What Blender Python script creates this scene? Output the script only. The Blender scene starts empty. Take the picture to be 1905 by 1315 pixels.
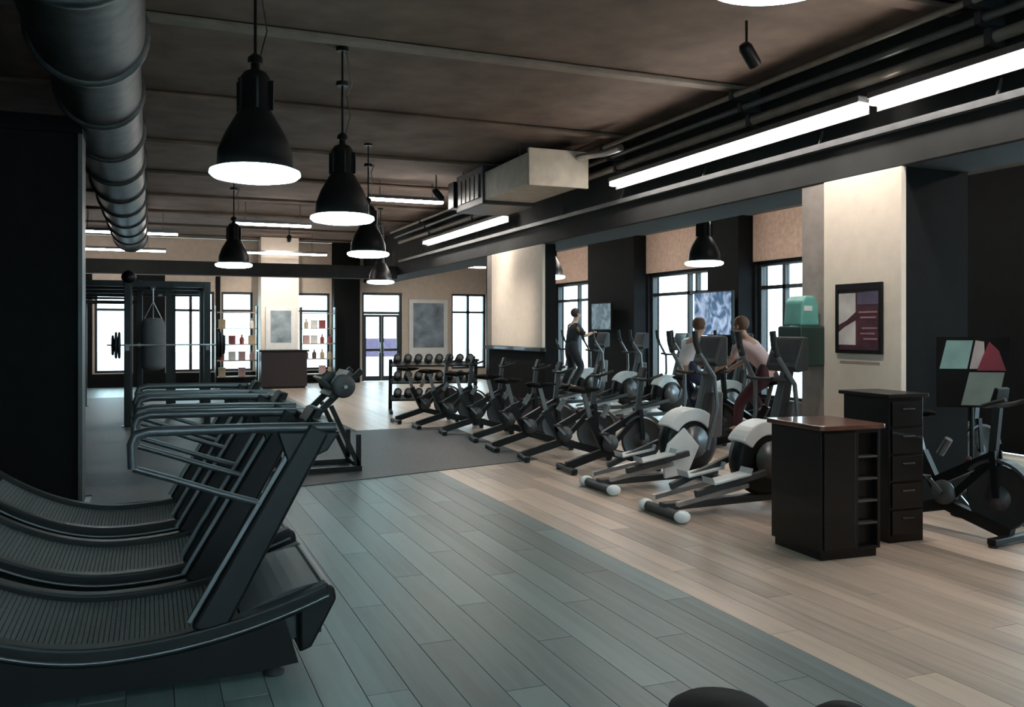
import bpy, bmesh, math, random
from mathutils import Vector, Matrix
random.seed(7)
scene = bpy.context.scene
col = scene.collection
# ------------------------------------------------------------------ camera, world, exposure
F, CX, HY, HC, YAW = 1650.0, 952.5, 612.0, 1.65, math.radians(22.2)
SN, CS = math.sin(YAW), math.cos(YAW)
cd = bpy.data.cameras.new('camera'); cam = bpy.data.objects.new('camera', cd); col.objects.link(cam)
cam.location = (0, 0, HC); cam.rotation_euler = (math.pi/2, 0, -YAW)
cd.sensor_width = 36; cd.lens = 36*F/1905; cd.shift_y = -45.5/1905; cd.clip_start = .05; cd.clip_end = 300
scene.camera = cam
w = bpy.data.worlds.new('overcast'); scene.world = w; w.use_nodes = True
bg = w.node_tree.nodes['Background']; bg.inputs[0].default_value = (.66, .90, 1.0, 1); bg.inputs[1].default_value = 9.0
vs = scene.view_settings
vs.view_transform = 'Standard'; vs.look = 'None'; vs.gamma = 1; vs.use_curve_mapping = False; vs.exposure = 0.0

def area(name, loc, rot, sx, sy, power, color, portal=False):
    l = bpy.data.lights.new(name, 'AREA'); l.shape = 'RECTANGLE'; l.size = sx; l.size_y = sy
    l.energy = power; l.color = color
    if portal: l.cycles.is_portal = True
    o = bpy.data.objects.new(name, l); col.objects.link(o); o.location = loc; o.rotation_euler = rot
    return o
# cool fill lamp added behind the camera, before an unseen window
REAR_W = (-1.6, 2.6)
area('rear_cool_fill', (.5, -3.86, 2.3), (math.radians(78), 0, 0), 4.0, 2.6, 25, (.42, .93, 1.0))

# ------------------------------------------------------------------ pixel helpers
def ray(px): a = (px-CX)/F; return (SN+CS*a, CS-SN*a)
def gnd(px, py):
    d = HC*F/(py-HY); r = ray(px); return (r[0]*d, r[1]*d)
def pt(px, py, d): r = ray(px); return Vector((r[0]*d, r[1]*d, HC-(py-HY)/F*d))
def pxof(x, y): d = SN*x+CS*y; return CX+F*(CS*x-SN*y)/d, d

# ------------------------------------------------------------------ materials
MATS = {}
def mat(name, c, rough=.5, metal=0, var=.15, scale=6, bump=0, coat=0, stretch=None, spec=.5):
    if name in MATS: return MATS[name]
    m = bpy.data.materials.new(name); m.use_nodes = True; nt = m.node_tree; b = nt.nodes['Principled BSDF']
    b.inputs['Roughness'].default_value = rough; b.inputs['Metallic'].default_value = metal
    b.inputs['Coat Weight'].default_value = coat; b.inputs['Specular IOR Level'].default_value = spec
    tc = nt.nodes.new('ShaderNodeTexCoord'); n = nt.nodes.new('ShaderNodeTexNoise'); n.inputs['Scale'].default_value = scale
    n.inputs['Detail'].default_value = 4
    if stretch:
        mp = nt.nodes.new('ShaderNodeMapping'); mp.inputs['Scale'].default_value = stretch
        nt.links.new(tc.outputs['Object'], mp.inputs[0]); nt.links.new(mp.outputs[0], n.inputs[0])
    else: nt.links.new(tc.outputs['Object'], n.inputs[0])
    r = nt.nodes.new('ShaderNodeValToRGB'); r.color_ramp.elements[0].position = .3; r.color_ramp.elements[1].position = .7
    r.color_ramp.elements[0].color = (*[x*(1-var) for x in c], 1); r.color_ramp.elements[1].color = (*[min(1, x*(1+var)) for x in c], 1)
    nt.links.new(n.outputs[0], r.inputs[0]); nt.links.new(r.outputs[0], b.inputs['Base Color'])
    if bump:
        bp = nt.nodes.new('ShaderNodeBump'); bp.inputs['Strength'].default_value = bump; bp.inputs['Distance'].default_value = .02
        nt.links.new(n.outputs[0], bp.inputs['Height']); nt.links.new(bp.outputs[0], b.inputs['Normal'])
    MATS[name] = m; return m
def emat(name, c, s):
    m = bpy.data.materials.new(name); m.use_nodes = True; b = m.node_tree.nodes['Principled BSDF']
    b.inputs['Base Color'].default_value = (*c, 1); b.inputs['Emission Color'].default_value = (*c, 1); b.inputs['Emission Strength'].default_value = s
    return m
def glassmat():
    m = bpy.data.materials.new('window_glass'); m.use_nodes = True; nt = m.node_tree; nt.nodes.remove(nt.nodes['Principled BSDF'])
    t = nt.nodes.new('ShaderNodeBsdfTransparent'); t.inputs[0].default_value = (.94, .97, .98, 1)
    g = nt.nodes.new('ShaderNodeBsdfGlossy'); g.inputs['Roughness'].default_value = .02
    mx = nt.nodes.new('ShaderNodeMixShader'); mx.inputs[0].default_value = .05
    nt.links.new(t.outputs[0], mx.inputs[1]); nt.links.new(g.outputs[0], mx.inputs[2])
    nt.links.new(mx.outputs[0], nt.nodes['Material Output'].inputs[0]); return m
def plankmat(name, c, rough=.32):
    m = bpy.data.materials.new(name); m.use_nodes = True; nt = m.node_tree; b = nt.nodes['Principled BSDF']
    L = nt.links.new; N = nt.nodes.new
    g = N('ShaderNodeNewGeometry'); oi = N('ShaderNodeObjectInfo'); mp = N('ShaderNodeMapping'); mp.inputs['Scale'].default_value = (14, .9, 1)
    L(g.outputs['Position'], mp.inputs[0]); n = N('ShaderNodeTexNoise'); n.inputs['Scale'].default_value = 1.6; n.inputs['Detail'].default_value = 6
    L(mp.outputs[0], n.inputs[0])
    sx = N('ShaderNodeSeparateXYZ'); L(g.outputs['Position'], sx.inputs[0])
    fl = N('ShaderNodeMath'); fl.operation = 'SNAP'; fl.inputs[1].default_value = .2; L(sx.outputs[0], fl.inputs[0])
    wn = N('ShaderNodeTexWhiteNoise'); wn.noise_dimensions = '1D'; L(fl.outputs[0], wn.inputs['W'])
    a1 = N('ShaderNodeMath'); a1.operation = 'MULTIPLY_ADD'; L(oi.outputs['Random'], a1.inputs[0]); a1.inputs[1].default_value = .55
    a2 = N('ShaderNodeMath'); a2.operation = 'MULTIPLY'; L(wn.outputs['Value'], a2.inputs[0]); a2.inputs[1].default_value = .25; L(a2.outputs[0], a1.inputs[2])
    a3 = N('ShaderNodeMath'); a3.operation = 'MULTIPLY_ADD'; L(n.outputs[0], a3.inputs[0]); a3.inputs[1].default_value = .7; L(a1.outputs[0], a3.inputs[2])
    r = N('ShaderNodeValToRGB'); r.color_ramp.elements[0].position = .25; r.color_ramp.elements[1].position = 1.15 if False else 1.0
    r.color_ramp.elements[0].color = (*[x*.55 for x in c], 1); r.color_ramp.elements[1].color = (*[x*1.45 for x in c], 1)
    L(a3.outputs[0], r.inputs[0]); L(r.outputs[0], b.inputs['Base Color'])
    rr = N('ShaderNodeMath'); rr.operation = 'MULTIPLY_ADD'; L(n.outputs[0], rr.inputs[0]); rr.inputs[1].default_value = .14; rr.inputs[2].default_value = rough-.07
    L(rr.outputs[0], b.inputs['Roughness'])
    b.inputs['Specular IOR Level'].default_value = .36
    bp = N('ShaderNodeBump'); bp.inputs['Strength'].default_value = .12; bp.inputs['Distance'].default_value = .005
    L(n.outputs[0], bp.inputs['Height']); L(bp.outputs[0], b.inputs['Normal'])
    return m
M_black = mat('black_metal', (.006, .0065, .007), .4, .0, .2, spec=.3)
M_blackp = mat('black_plastic', (.006, .0062, .0066), .55, spec=.25)
M_rubber = mat('black_rubber', (.016, .017, .018), .75, bump=.1, scale=40)
M_grey = mat('grey_metal', (.15, .154, .158), .38, .6)
M_iron = mat('dark_iron', (.05, .052, .055), .4, .6)
M_rail = mat('dark_rail_metal', (.10, .102, .108), .4, .5)
M_dgrey = mat('dark_grey_plastic', (.036, .039, .041), .45)
M_lgrey = mat('light_grey_plastic', (.50, .53, .53), .4)
M_white = mat('white_plastic', (.75, .78, .78), .4, var=.05)
M_steel = mat('brushed_steel', (.5, .51, .52), .3, .9)
M_wood = mat('dark_mahogany', (.006, .0035, .003), .45, spec=.25, var=.35, scale=3, stretch=(1, 1, 8), coat=.2)
M_woodtop = mat('mahogany_top', (.10, .035, .022), .3, var=.3, scale=4, stretch=(8, 1, 1), coat=.3)
M_cream = mat('cream_plaster', (.74, .64, .54), .7, var=.04, scale=9, bump=.06)
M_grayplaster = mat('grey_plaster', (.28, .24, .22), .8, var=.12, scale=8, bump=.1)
M_darkwall = mat('dark_paint', (.0055, .0055, .006), .8, var=.2, spec=.15)
M_beam = mat('dark_concrete_paint', (.012, .013, .0125), .8, var=.3, scale=3, bump=.1)
M_sidec = mat('grey_side_ceiling', (.15, .148, .142), .8, var=.15)
M_slab = mat('brown_grey_concrete', (.148, .104, .080), .85, var=.28, scale=2.2, bump=.12)
M_lintel = mat('rose_brick_plaster', (.46, .32, .25), .85, var=.14, scale=14, bump=.2)
M_beige = mat('beige_wall', (.52, .43, .35), .85, var=.08)
M_frame = mat('window_frame_black', (.014, .014, .016), .45)
M_glass = glassmat()
M_duct = mat('galvanised_duct', (.085, .088, .088), .5, .7, var=.3, scale=7)
M_pipe = mat('painted_conduit', (.30, .26, .22), .45, .3)
M_beigemetal = mat('beige_metal', (.55, .48, .39), .5)
M_rubmat = mat('grey_rubber_flooring', (.050, .055, .058), .55, var=.3, scale=18, spec=.35)
M_teal = mat('teal_plastic', (.10, .30, .26), .4)
M_green = mat('dark_green_plastic', (.010, .028, .022), .45)
M_belt = mat('treadmill_belt', (.050, .060, .062), .6, var=.2, scale=30)
M_maroon = mat('maroon_cloth', (.05, .010, .014), .8)
M_lamp = emat('lamp_diffuser', (.60, .97, 1.0), 13)
M_led = emat('led_strip', (1.0, .93, .86), 42)
M_skin = mat('skin', (.45, .27, .19), .6, var=.08)
M_hair = mat('dark_hair', (.015, .010, .008), .6)
M_hairb = mat('brown_hair', (.12, .06, .035), .6)
M_whitecloth = mat('white_cloth', (.70, .68, .70), .85, var=.06)
M_pinkcloth = mat('pale_pink_cloth', (.62, .46, .46), .85, var=.06)
M_blackcloth = mat('black_cloth', (.012, .012, .015), .9)
M_navy = mat('navy_cloth', (.015, .02, .05), .9)
M_vinyl = mat('black_vinyl', (.006, .006, .0065), .75, spec=.12, bump=.05, scale=50)
M_greycanvas = mat('grey_canvas', (.12, .12, .125), .85, var=.12)

# ------------------------------------------------------------------ mesh builder
class MB:
    def __init__(s): s.v = []; s.f = []; s.sm = []
    def add(s, vs, fs, smooth=False):
        o = len(s.v); s.v += [tuple(p) for p in vs]; s.f += [tuple(i+o for i in f) for f in fs]; s.sm += [smooth]*len(fs); return s
    def box(s, x0, x1, y0, y1, z0, z1):
        return s.add([(x0,y0,z0),(x1,y0,z0),(x1,y1,z0),(x0,y1,z0),(x0,y0,z1),(x1,y0,z1),(x1,y1,z1),(x0,y1,z1)],
                     [(0,3,2,1),(4,5,6,7),(0,1,5,4),(1,2,6,5),(2,3,7,6),(3,0,4,7)])
    def bar(s, p0, p1, w, h, up=(0,0,1), w1=None, h1=None):
        p0 = Vector(p0); p1 = Vector(p1); d = (p1-p0).normalized(); u = Vector(up)
        if abs(d.dot(u)) > .98: u = Vector((1,0,0))
        a = d.cross(u).normalized(); b = a.cross(d)
        w1 = w1 or w; h1 = h1 or h
        q = [p0+a*x*w/2+b*y*h/2 for x, y in ((-1,-1),(1,-1),(1,1),(-1,1))]+[p1+a*x*w1/2+b*y*h1/2 for x, y in ((-1,-1),(1,-1),(1,1),(-1,1))]
        return s.add(q, [(0,3,2,1),(4,5,6,7),(0,1,5,4),(1,2,6,5),(2,3,7,6),(3,0,4,7)])
    def tube(s, path, r, n=8, closed=False):
        P = [Vector(p) for p in path]; k = len(P); R = r if isinstance(r, (list, tuple)) else [r]*k
        vs = []; a = None
        for i in range(k):
            if closed: t = (P[(i+1)%k]-P[i-1]).normalized()
            else: t = (P[min(i+1,k-1)]-P[max(i-1,0)]).normalized()
            if a is None:
                u = Vector((0,0,1)) if abs(t.z) < .9 else Vector((1,0,0)); a = t.cross(u).normalized()
            else: a = (a-t*a.dot(t)).normalized()
            b = t.cross(a)
            vs += [P[i]+(a*math.cos(2*math.pi*j/n)+b*math.sin(2*math.pi*j/n))*R[i] for j in range(n)]
        fs = [(i*n+j, i*n+(j+1)%n, ((i+1)%k)*n+(j+1)%n, ((i+1)%k)*n+j) for i in range(k if closed else k-1) for j in range(n)]
        s.add(vs, fs, True)
        if not closed:
            s.add(vs[:n], [tuple(range(n))[::-1]]); s.add(vs[-n:], [tuple(range(n))])
        return s
    def lathe(s, prof, n=24, c=(0,0,0), axis='z', caps=True):
        def m(r, h, t):
            x, y = r*math.cos(t), r*math.sin(t)
            p = {'z': (x, y, h), 'y': (x, h, -y) , 'x': (h, x, y)}[axis]
            return (c[0]+p[0], c[1]+p[1], c[2]+p[2])
        vs = [m(r, h, 2*math.pi*j/n) for r, h in prof for j in range(n)]; k = len(prof)
        s.add(vs, [(i*n+j, i*n+(j+1)%n, (i+1)*n+(j+1)%n, (i+1)*n+j) for i in range(k-1) for j in range(n)], True)
        if caps:
            if prof[0][0] > 1e-4: s.add(vs[:n], [tuple(range(n))[::-1]])
            if prof[-1][0] > 1e-4: s.add(vs[-n:], [tuple(range(n))])
        return s
    def ell(s, c, r, n=12, k=8):
        pr = [(max(1e-5, math.sin(math.pi*i/k)), -math.cos(math.pi*i/k)) for i in range(k+1)]
        vs = [(c[0]+r[0]*a*math.cos(2*math.pi*j/n), c[1]+r[1]*a*math.sin(2*math.pi*j/n), c[2]+r[2]*b) for a, b in pr for j in range(n)]
        return s.add(vs, [(i*n+j, i*n+(j+1)%n, (i+1)*n+(j+1)%n, (i+1)*n+j) for i in range(k) for j in range(n)], True)
    def prism(s, poly, lo, hi, axis='y'):
        f = {'y': lambda a, b, h: (a, h, b), 'x': lambda a, b, h: (h, a, b), 'z': lambda a, b, h: (a, b, h)}[axis]
        n = len(poly)
        s.add([f(a, b, lo) for a, b in poly]+[f(a, b, hi) for a, b in poly],
              [tuple(range(n)), tuple(range(n, 2*n))[::-1]]+[(i, i+n, (i+1)%n+n, (i+1)%n) for i in range(n)]); return s
    def build(s, name, m, parent=None, bevel=0, loc=None):
        me = bpy.data.meshes.new(name); me.from_pydata(s.v, [], s.f)
        me.polygons.foreach_set('use_smooth', s.sm)
        bm = bmesh.new(); bm.from_mesh(me)
        if bevel:
            bmesh.ops.bevel(bm, geom=[e for e in bm.edges if len(e.link_faces) == 2 and e.calc_face_angle() > .6], offset=bevel, segments=2, affect='EDGES', profile=.5, clamp_overlap=True)
        bmesh.ops.recalc_face_normals(bm, faces=bm.faces); bm.to_mesh(me); bm.free()
        me.materials.append(m); o = bpy.data.objects.new(name, me); col.objects.link(o)
        if parent: o.parent = parent
        if loc: o.location = loc
        return o
def thing(name, label, cat, loc=(0,0,0), rz=0, group=None):
    o = bpy.data.objects.new(name, None); col.objects.link(o); o.location = loc; o.rotation_euler = (0,0,rz); o.empty_display_size = .1
    return tag(o, label, cat, group)
def tag(o, label, cat, group=None):
    o['label'] = label; o['category'] = cat
    if group: o['group'] = group
    return o
def struct(o, label=None, cat=None):
    o['kind'] = 'structure'
    if label: o['label'] = label
    if cat: o['category'] = cat
    return o
def copy_tree(o, parent=None):
    c = o.copy(); col.objects.link(c); c.parent = parent
    for ch in list(o.children): copy_tree(ch, c)
    return c
def place(o, loc, rz=0, label=None, group=None):
    o.location = loc; o.rotation_euler = (0,0,rz)
    if label: o['label'] = label
    if group: o['group'] = group
    return o
def arc(cx, cz, r, a0, a1, n): return [(cx+r*math.cos(math.radians(a0+(a1-a0)*i/n)), cz+r*math.sin(math.radians(a0+(a1-a0)*i/n))) for i in range(n+1)]

# ------------------------------------------------------------------ the room (x across to the windows, y down the hall)
XL, XR, YN, YF, ZC, ZS, ZB = -3.5, 10.6, -4.0, 27.5, 4.3, 3.8, 3.1
XB0, XB1 = 6.2, 7.0
base = struct(MB().box(XL, XR, YN, YF, -.2, -.014).build('floor', mat('subfloor', (.03, .03, .03), .9)), 'two-tone wood plank floor running down the hall', 'floor')
P_grey = plankmat('grey_laminate', (.104, .145, .145), .40); P_brown = plankmat('warm_oak', (.41, .315, .25), .34)
# planks 0.2 m x 2 m, the 300 showing largest as single parts
SPLIT = 3.2
pl = []
nx = int(round((XR-XL)/.2)); plank_me = {}
for i in range(nx+1):
    x = XL+.2*i+.1
    if x+.1 > XR+.01: break
    off = (i*.73) % 2.0
    y = YN-off
    while y < YF:
        y0, y1 = max(y, YN), min(y+2.0, YF)
        if y1-y0 > .05: pl.append((x, y0, y1))
        y += 2.0
def seen(p):
    best = None
    for y in (p[1], (p[1]+p[2])/2, p[2]):
        px, d = pxof(p[0], y)
        if d > 1.5:
            py = HY+HC*F/d
            if -40 < px < 1945 and py < 1360: best = d if best is None else min(best, d)
    return best
vis = sorted([p for p in pl if seen(p)], key=seen)[:300]; vset = set(vis)
rest = {0: MB(), 1: MB()}
for p in pl:
    k = 0 if p[0] < SPLIT else 1
    ln = round(p[2]-p[1], 3)
    if p in vset:
        if (k, ln) not in plank_me:
            o = MB().box(-.0985, .0985, -ln/2+.0015, ln/2-.0015, -.012, 0).build('plank', (P_grey, P_brown)[k], base, bevel=.0012)
            plank_me[(k, ln)] = o.data
        else:
            o = bpy.data.objects.new('plank', plank_me[(k, ln)]); col.objects.link(o); o.parent = base
        o.location = (p[0], (p[1]+p[2])/2, 0)
    else: rest[k].box(p[0]-.0985, p[0]+.0985, p[1]+.0015, p[2]-.0015, -.012, 0)
for k in rest:
    o = rest[k].build('far_planks', (P_grey, P_brown)[k], base); o['kind'] = 'stuff'
# rubber flooring past the planks
e0 = gnd(300, 930); e1 = gnd(520, 910); e2 = gnd(1000, 855)
tag(MB().prism([(-.53, e1[1]-.28), (e1[0], e1[1]), (e2[0], e2[1]), (4.7, 14.3), (XL+.05, 14.0), (XL+.05, 9.7), (-.53, 9.7)], 0, .008, 'z').build('rubber_mat', M_rubmat), 'dark grey rubber floor mat laid over the wood planks', 'floor mat')
tag(MB().prism([(XL+.05, 14.02), (3.1, 14.15), (2.9, 23.3), (XL+.05, 23.3)], 0, .008, 'z').build('rubber_mat', M_rubmat), 'dark rubber floor mat under the training rigs', 'floor mat')

def wall_x(name, x0, x1, openings, zt, m, ya, yb):      # wall along y with openings (y0,y1,z0,z1)
    b = MB(); y = ya
    for (a0, a1, z0, z1) in sorted(openings):
        b.box(x0, x1, y, a0, 0, zt)
        if z0 > .01: b.box(x0, x1, a0, a1, 0, z0)
        b.box(x0, x1, a0, a1, z1, zt); y = a1
    b.box(x0, x1, y, yb, 0, zt)
    return struct(b.build(name, m))
def wall_y(name, y0, y1, openings, zt, m, xa, xb):
    b = MB(); x = xa
    for (a0, a1, z0, z1) in sorted(openings):
        b.box(x, a0, y0, y1, 0, zt)
        if z0 > .01: b.box(a0, a1, y0, y1, 0, z0)
        b.box(a0, a1, y0, y1, z1, zt); x = a1
    b.box(x, xb, y0, y1, 0, zt)
    return struct(b.build(name, m))
WR = [(20.1, 22.8, .35, 2.9), (14.9, 17.7, .35, 2.9), (11.5, 13.8, .35, 2.9), (3.0, 8.05, .35, 2.9)]
WF = [(-1.45, -.5, .4, 2.75), (.45, 1.75, .4, 2.75), (1.95, 2.85, .4, 2.75), (4.1, 5.15, .4, 2.75), (6.15, 7.45, 0, 2.8), (9.1, 10.3, .35, 2.8)]
wall_x('wall_right', XR, XR+.3, WR, ZC, M_darkwall, YN, YF)['label'] = 'dark painted window wall beside the cardio machines'
wall_y('wall_far', YF, YF+.3, WF, ZC, M_beige, XL, XR)['label'] = 'beige far wall with tall windows and a glass door'
wall_x('wall_left', XL-.2, XL, [], ZC, M_darkwall, YN, YF)['label'] = 'dark painted wall behind the treadmills'
wall_y('wall_rear', YN-.2, YN, [(REAR_W[0], REAR_W[1], .9, 3.7)], ZC, M_darkwall, XL, XR)['label'] = 'dark wall behind the photographer'
tn = 0
def trim(b, m, label, bevel=0):
    global tn; tn += 1
    return struct(b.build('trim_%d' % tn, m, bevel=bevel), label, 'trim')
for (a, b_, z0, z1) in WR:
    trim(MB().box(XR-.05, XR, a, b_, z1+.02, ZS), M_lintel, 'rosy plaster band above the window, %s' % {20.1: 'beyond the cream column with no poster', 14.9: 'over the double window with the hanging lamp', 11.5: 'next to the poster column', 3.0: 'over the widest window'}[a])
for (a, b_, lb) in ((17.75, 20.05, 'wide dark pilaster between two tall windows'), (13.85, 14.85, 'narrow dark pilaster between two tall windows'), (22.85, 23.6, 'dark pilaster past the last hall window')):
    trim(MB().box(XR-.35, XR, a, b_, 0, ZS), M_darkwall, lb, .01)
trim(MB().box(5.2, 6.0, YF-.4, YF, 0, ZC), M_darkwall, 'dark pilaster beside the far glass door', .01)
trim(MB().box(10.3, XR, YF-.7, YF, 0, ZC), M_darkwall, 'dark corner pier at the end of the window wall', .01)
for (a, b_, lb) in ((XL, -1.5, 'dark far wall panel at the left corner'), (-.45, .40, 'dark far wall panel between the two left windows'), (1.79, 1.92, 'narrow dark far wall panel between windows')):
    trim(MB().box(a, b_, YF-.04, YF, 0, 3.2), M_darkwall, lb)
trim(MB().box(XL, 5.2, YF-.07, YF-.041, 0, .38), M_darkwall, 'low dark skirting panel along the far wall')
wn = 0
def window_x(x, y0, y1, z0, z1, mull, trans, label, shades=()):
    global wn; wn += 1
    root = bpy.data.objects.new('window_%d' % wn, None); col.objects.link(root); root.location = (x, (y0+y1)/2, z0); struct(root, label, 'window')
    h = (y1-y0)/2; H = z1-z0; t = .07
    b = MB(); b.box(-.06, .06, -h, -h+t, 0, H); b.box(-.06, .06, h-t, h, 0, H); b.box(-.06, .06, -h+t, h-t, 0, t); b.box(-.06, .06, -h+t, h-t, H-t, H)
    b.build('window_frame', M_frame, root)
    ys = [-h+t]+[m-(y0+y1)/2 for m in mull]+[h-t]
    for m in ys[1:-1]: MB().box(-.05, .05, m-.04, m+.04, t, H-t).build('mullion', M_frame, root)
    if trans: MB().box(-.05, .05, -h+t, h-t, trans-z0-.035, trans-z0+.035).build('transom', M_frame, root)
    zs = [t]+([trans-z0-.035] if trans else [])+[H-t]
    zb = [t]+([trans-z0+.035] if trans else [])
    for i in range(len(ys)-1):
        for k in range(len(zb)):
            MB().box(-.006, .006, ys[i]+(.04 if i else 0), ys[i+1]-(.04 if i < len(ys)-2 else 0), zb[k], zs[k+1]).build('pane', M_glass, root)
    return root
def window_y(y, x0, x1, z0, z1, mull, trans, label, door=False):
    r = window_x(0, x0, x1, z0, z1, mull, trans, label); r.rotation_euler = (0, 0, -math.pi/2); r.location = ((x0+x1)/2, y, z0); return r
window_x(XR+.15, 20.1, 22.8, .35, 2.9, [21.5], 2.43, 'tall black-framed window between the cream column and the wide pilaster')
window_x(XR+.15, 14.9, 17.7, .35, 2.9, [16.2, 15.9], 2.43, 'tall black-framed double window between the two dark pilasters')
window_x(XR+.15, 11.5, 13.8, .35, 2.9, [13.1], 2.43, 'tall black-framed window next to the poster column')
window_x(XR+.15, 3.0, 8.05, .35, 2.9, [4.7, 6.4], 2.43, 'widest black-framed window, beside the right-hand exercise bikes')
fl = ['far window behind the left bay of the rack', 'far window seen through the right bay of the rack', 'far window beside the cream far column', 'far window behind the display shelves', None, 'far window at the corner of the window wall']
for q, (a, b_, z0, z1) in enumerate(WF):
    if fl[q]: window_y(YF+.15, a, b_, z0, z1, [(a+b_)/2] if b_-a > 1.1 else [], 2.2, fl[q])
window_y(YN-.1, REAR_W[0], REAR_W[1], .9, 3.7, [.5], None, 'added wide window behind the photographer, out of view')  # unseen window added to carry the cool light from behind
d = struct(bpy.data.objects.new('door_1', None), 'glazed double door with a transom in the far wall', 'door'); col.objects.link(d); d.location = (6.8, YF+.15, 0)
b = MB(); b.box(-.65, -.57, -.06, .06, 0, 2.8); b.box(.57, .65, -.06, .06, 0, 2.8); b.box(-.57, .57, -.06, .06, 2.72, 2.8); b.box(-.57, .57, -.06, .06, 2.12, 2.2); b.build('door_frame', M_frame, d)
for s in (-1, 1):
    lf = MB(); x0, x1 = (-.565, -.005) if s < 0 else (.005, .565)
    lf.box(x0, x0+.07, -.03, .03, .01, 2.11); lf.box(x1-.07, x1, -.03, .03, .01, 2.11); lf.box(x0+.07, x1-.07, -.03, .03, .01, .16); lf.box(x0+.07, x1-.07, -.03, .03, 2.03, 2.11); lf.box(x0+.07, x1-.07, -.03, .03, .95, 1.03)
    l = lf.build('door_leaf', M_frame, d)
    MB().box(x0+.07, x1-.07, -.006, .006, .16, .95).build('pane', M_glass, l); MB().box(x0+.07, x1-.07, -.006, .006, 1.03, 2.03).build('pane', M_glass, l)
    MB().tube([(s*.05, -.04, .9), (s*.05, -.09, .92), (s*.05, -.09, 1.2), (s*.05, -.04, 1.22)], .012).build('door_handle', M_steel, l)
MB().box(-.57, .57, -.006, .006, 2.2, 2.72).build('pane', M_glass, d)
for (a, b_, z0, z1) in WR: area('portal', (XR+.32, (a+b_)/2, (z0+z1)/2), (0, math.pi/2, 0), z1-z0, b_-a, 1, (1,1,1), True)
for (a, b_, z0, z1) in WF: area('portal', ((a+b_)/2, YF+.32, (z0+z1)/2), (-math.pi/2, 0, 0), b_-a, z1-z0, 1, (1,1,1), True)
# ceiling: cast slabs with dark joints, the downstand beam, the lower ceiling over the window aisle
ce = struct(MB().box(XL-.2, XR+.3, YN-.2, YF+.3, ZC+.03, ZC+.3).build('ceiling', M_beam), 'dark concrete slab ceiling with wide cross joints', 'ceiling')
y = 8.0-2.65*5; k = 0
while y < YF:
    y0, y1 = max(y+.03, YN), min(y+2.62, YF)
    if y1 > y0:
        MB().box(XL, XB0, y0, y1, ZC-.0+(.012 if k % 2 else 0), ZC+.03).build('ceiling_slab', M_slab, ce, bevel=.01)
        if y0 > YN: MB().box(XL, XB0, y0-.06, y0+.10, ZC-.05, ZC-.002).build('joint_cover', mat('joint_strip', (.20, .165, .135), .7) if k == 5 else M_slab, ce, bevel=.012)
    y += 2.65; k += 1
struct(MB().box(XB1, XR, YN, YF, ZS, ZC+.03).build('ceiling', M_sidec), 'lower grey ceiling over the window aisle', 'ceiling')
trim(MB().box(XB0, XB1, YN, YF, ZB, ZC+.03), M_beam, 'long dark downstand beam carried by the columns', .015)
trim(MB().box(XL, XB0, 23.4, 23.8, 3.0, 3.34), M_beam, 'dark cross beam before the far wall', .015)
# columns
c1 = struct(MB().box(XB0+.04, XB1, 6.0, 7.32, 0, ZB).build('column', M_darkwall), 'square column clad in cream panels, carrying a framed poster', 'column')
MB().box(XB0-.02, XB0+.04, 5.99, 6.97, .12, ZB).build('cream_panel', M_cream, c1, bevel=.006)
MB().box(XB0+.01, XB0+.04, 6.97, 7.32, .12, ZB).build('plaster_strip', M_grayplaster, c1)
c2 = struct(MB().box(XB0+.04, XB0+.24, 13.8, 16.5, 0, ZB).build('column', M_darkwall), 'broad column with a plain cream panel above dark wainscot', 'column')
MB().box(XB0-.02, XB0+.04, 13.79, 16.2, 1.33, ZB).build('cream_panel', M_cream, c2, bevel=.006)
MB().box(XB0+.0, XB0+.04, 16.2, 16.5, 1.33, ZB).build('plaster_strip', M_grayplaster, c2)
MB().box(XB0-.06, XB0+.04, 13.76, 16.5, 1.26, 1.33).build('ledge', M_wood, c2, bevel=.008)
c3 = struct(MB().box(2.95, 4.02, 26.3, 27.1, 0, ZC).build('column', M_cream, bevel=.01), 'cream far column with a picture board above a dark red desk', 'column')
# black partition at the left
pa = struct(MB().box(XL, -.62, 9.2, 9.6, 0, 3.47).build('wall_partition', M_darkwall), 'black partition wall beside the treadmill row', 'wall')
MB().box(-.62, -.585, 9.17, 9.63, 0, 3.47).build('corner_trim', M_dgrey, pa)
MB().box(XL, -.585, 9.15, 9.65, 3.47, 3.62).build('capping', M_darkwall, pa)
# outside
struct(MB().box(-40, 60, -40, 80, -.5, -.3).build('ground', mat('pavement', (.45, .45, .46), .9)), 'pale pavement outside the windows', 'ground')
tag(MB().box(6.6, 9.6, 33, 33.1, .6, 1.3).box(6.7, 6.8, 33.02, 33.08, -.3, .6).box(9.4, 9.5, 33.02, 33.08, -.3, .6).build('fence_panel', mat('plum_render', (.10, .07, .12), .9)), 'low plum-grey fence panel outside the far glass door', 'fence')

# ------------------------------------------------------------------ ceiling services
def ringprof(r, t): return [(r, -t), (r+.03, -t), (r+.03, t), (r, t)]
du = thing('air_duct', 'big round galvanised air duct running under the ceiling past the black partition', 'duct', (-.43, 0, 3.88))
y = -3.2; segs = 0
while y < 22:
    r = .40 if y < 6.2 else .36
    MB().lathe([(r, 0), (r, 1.72)], 32, (0, y, 0), 'y').build('duct_section', M_duct, du)
    MB().lathe([(r-.01, -.03), (r+.035, -.03), (r+.035, .03), (r-.01, .03)], 32, (0, y+1.73, 0), 'y').build('flange', M_duct, du)
    y += 1.75
for yy in (3, 7.4, 11.8, 16.2, 20.6): MB().bar((0, yy, .36), (0, yy, .45), .04, .04).build('hanger', M_grey, du)
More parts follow.
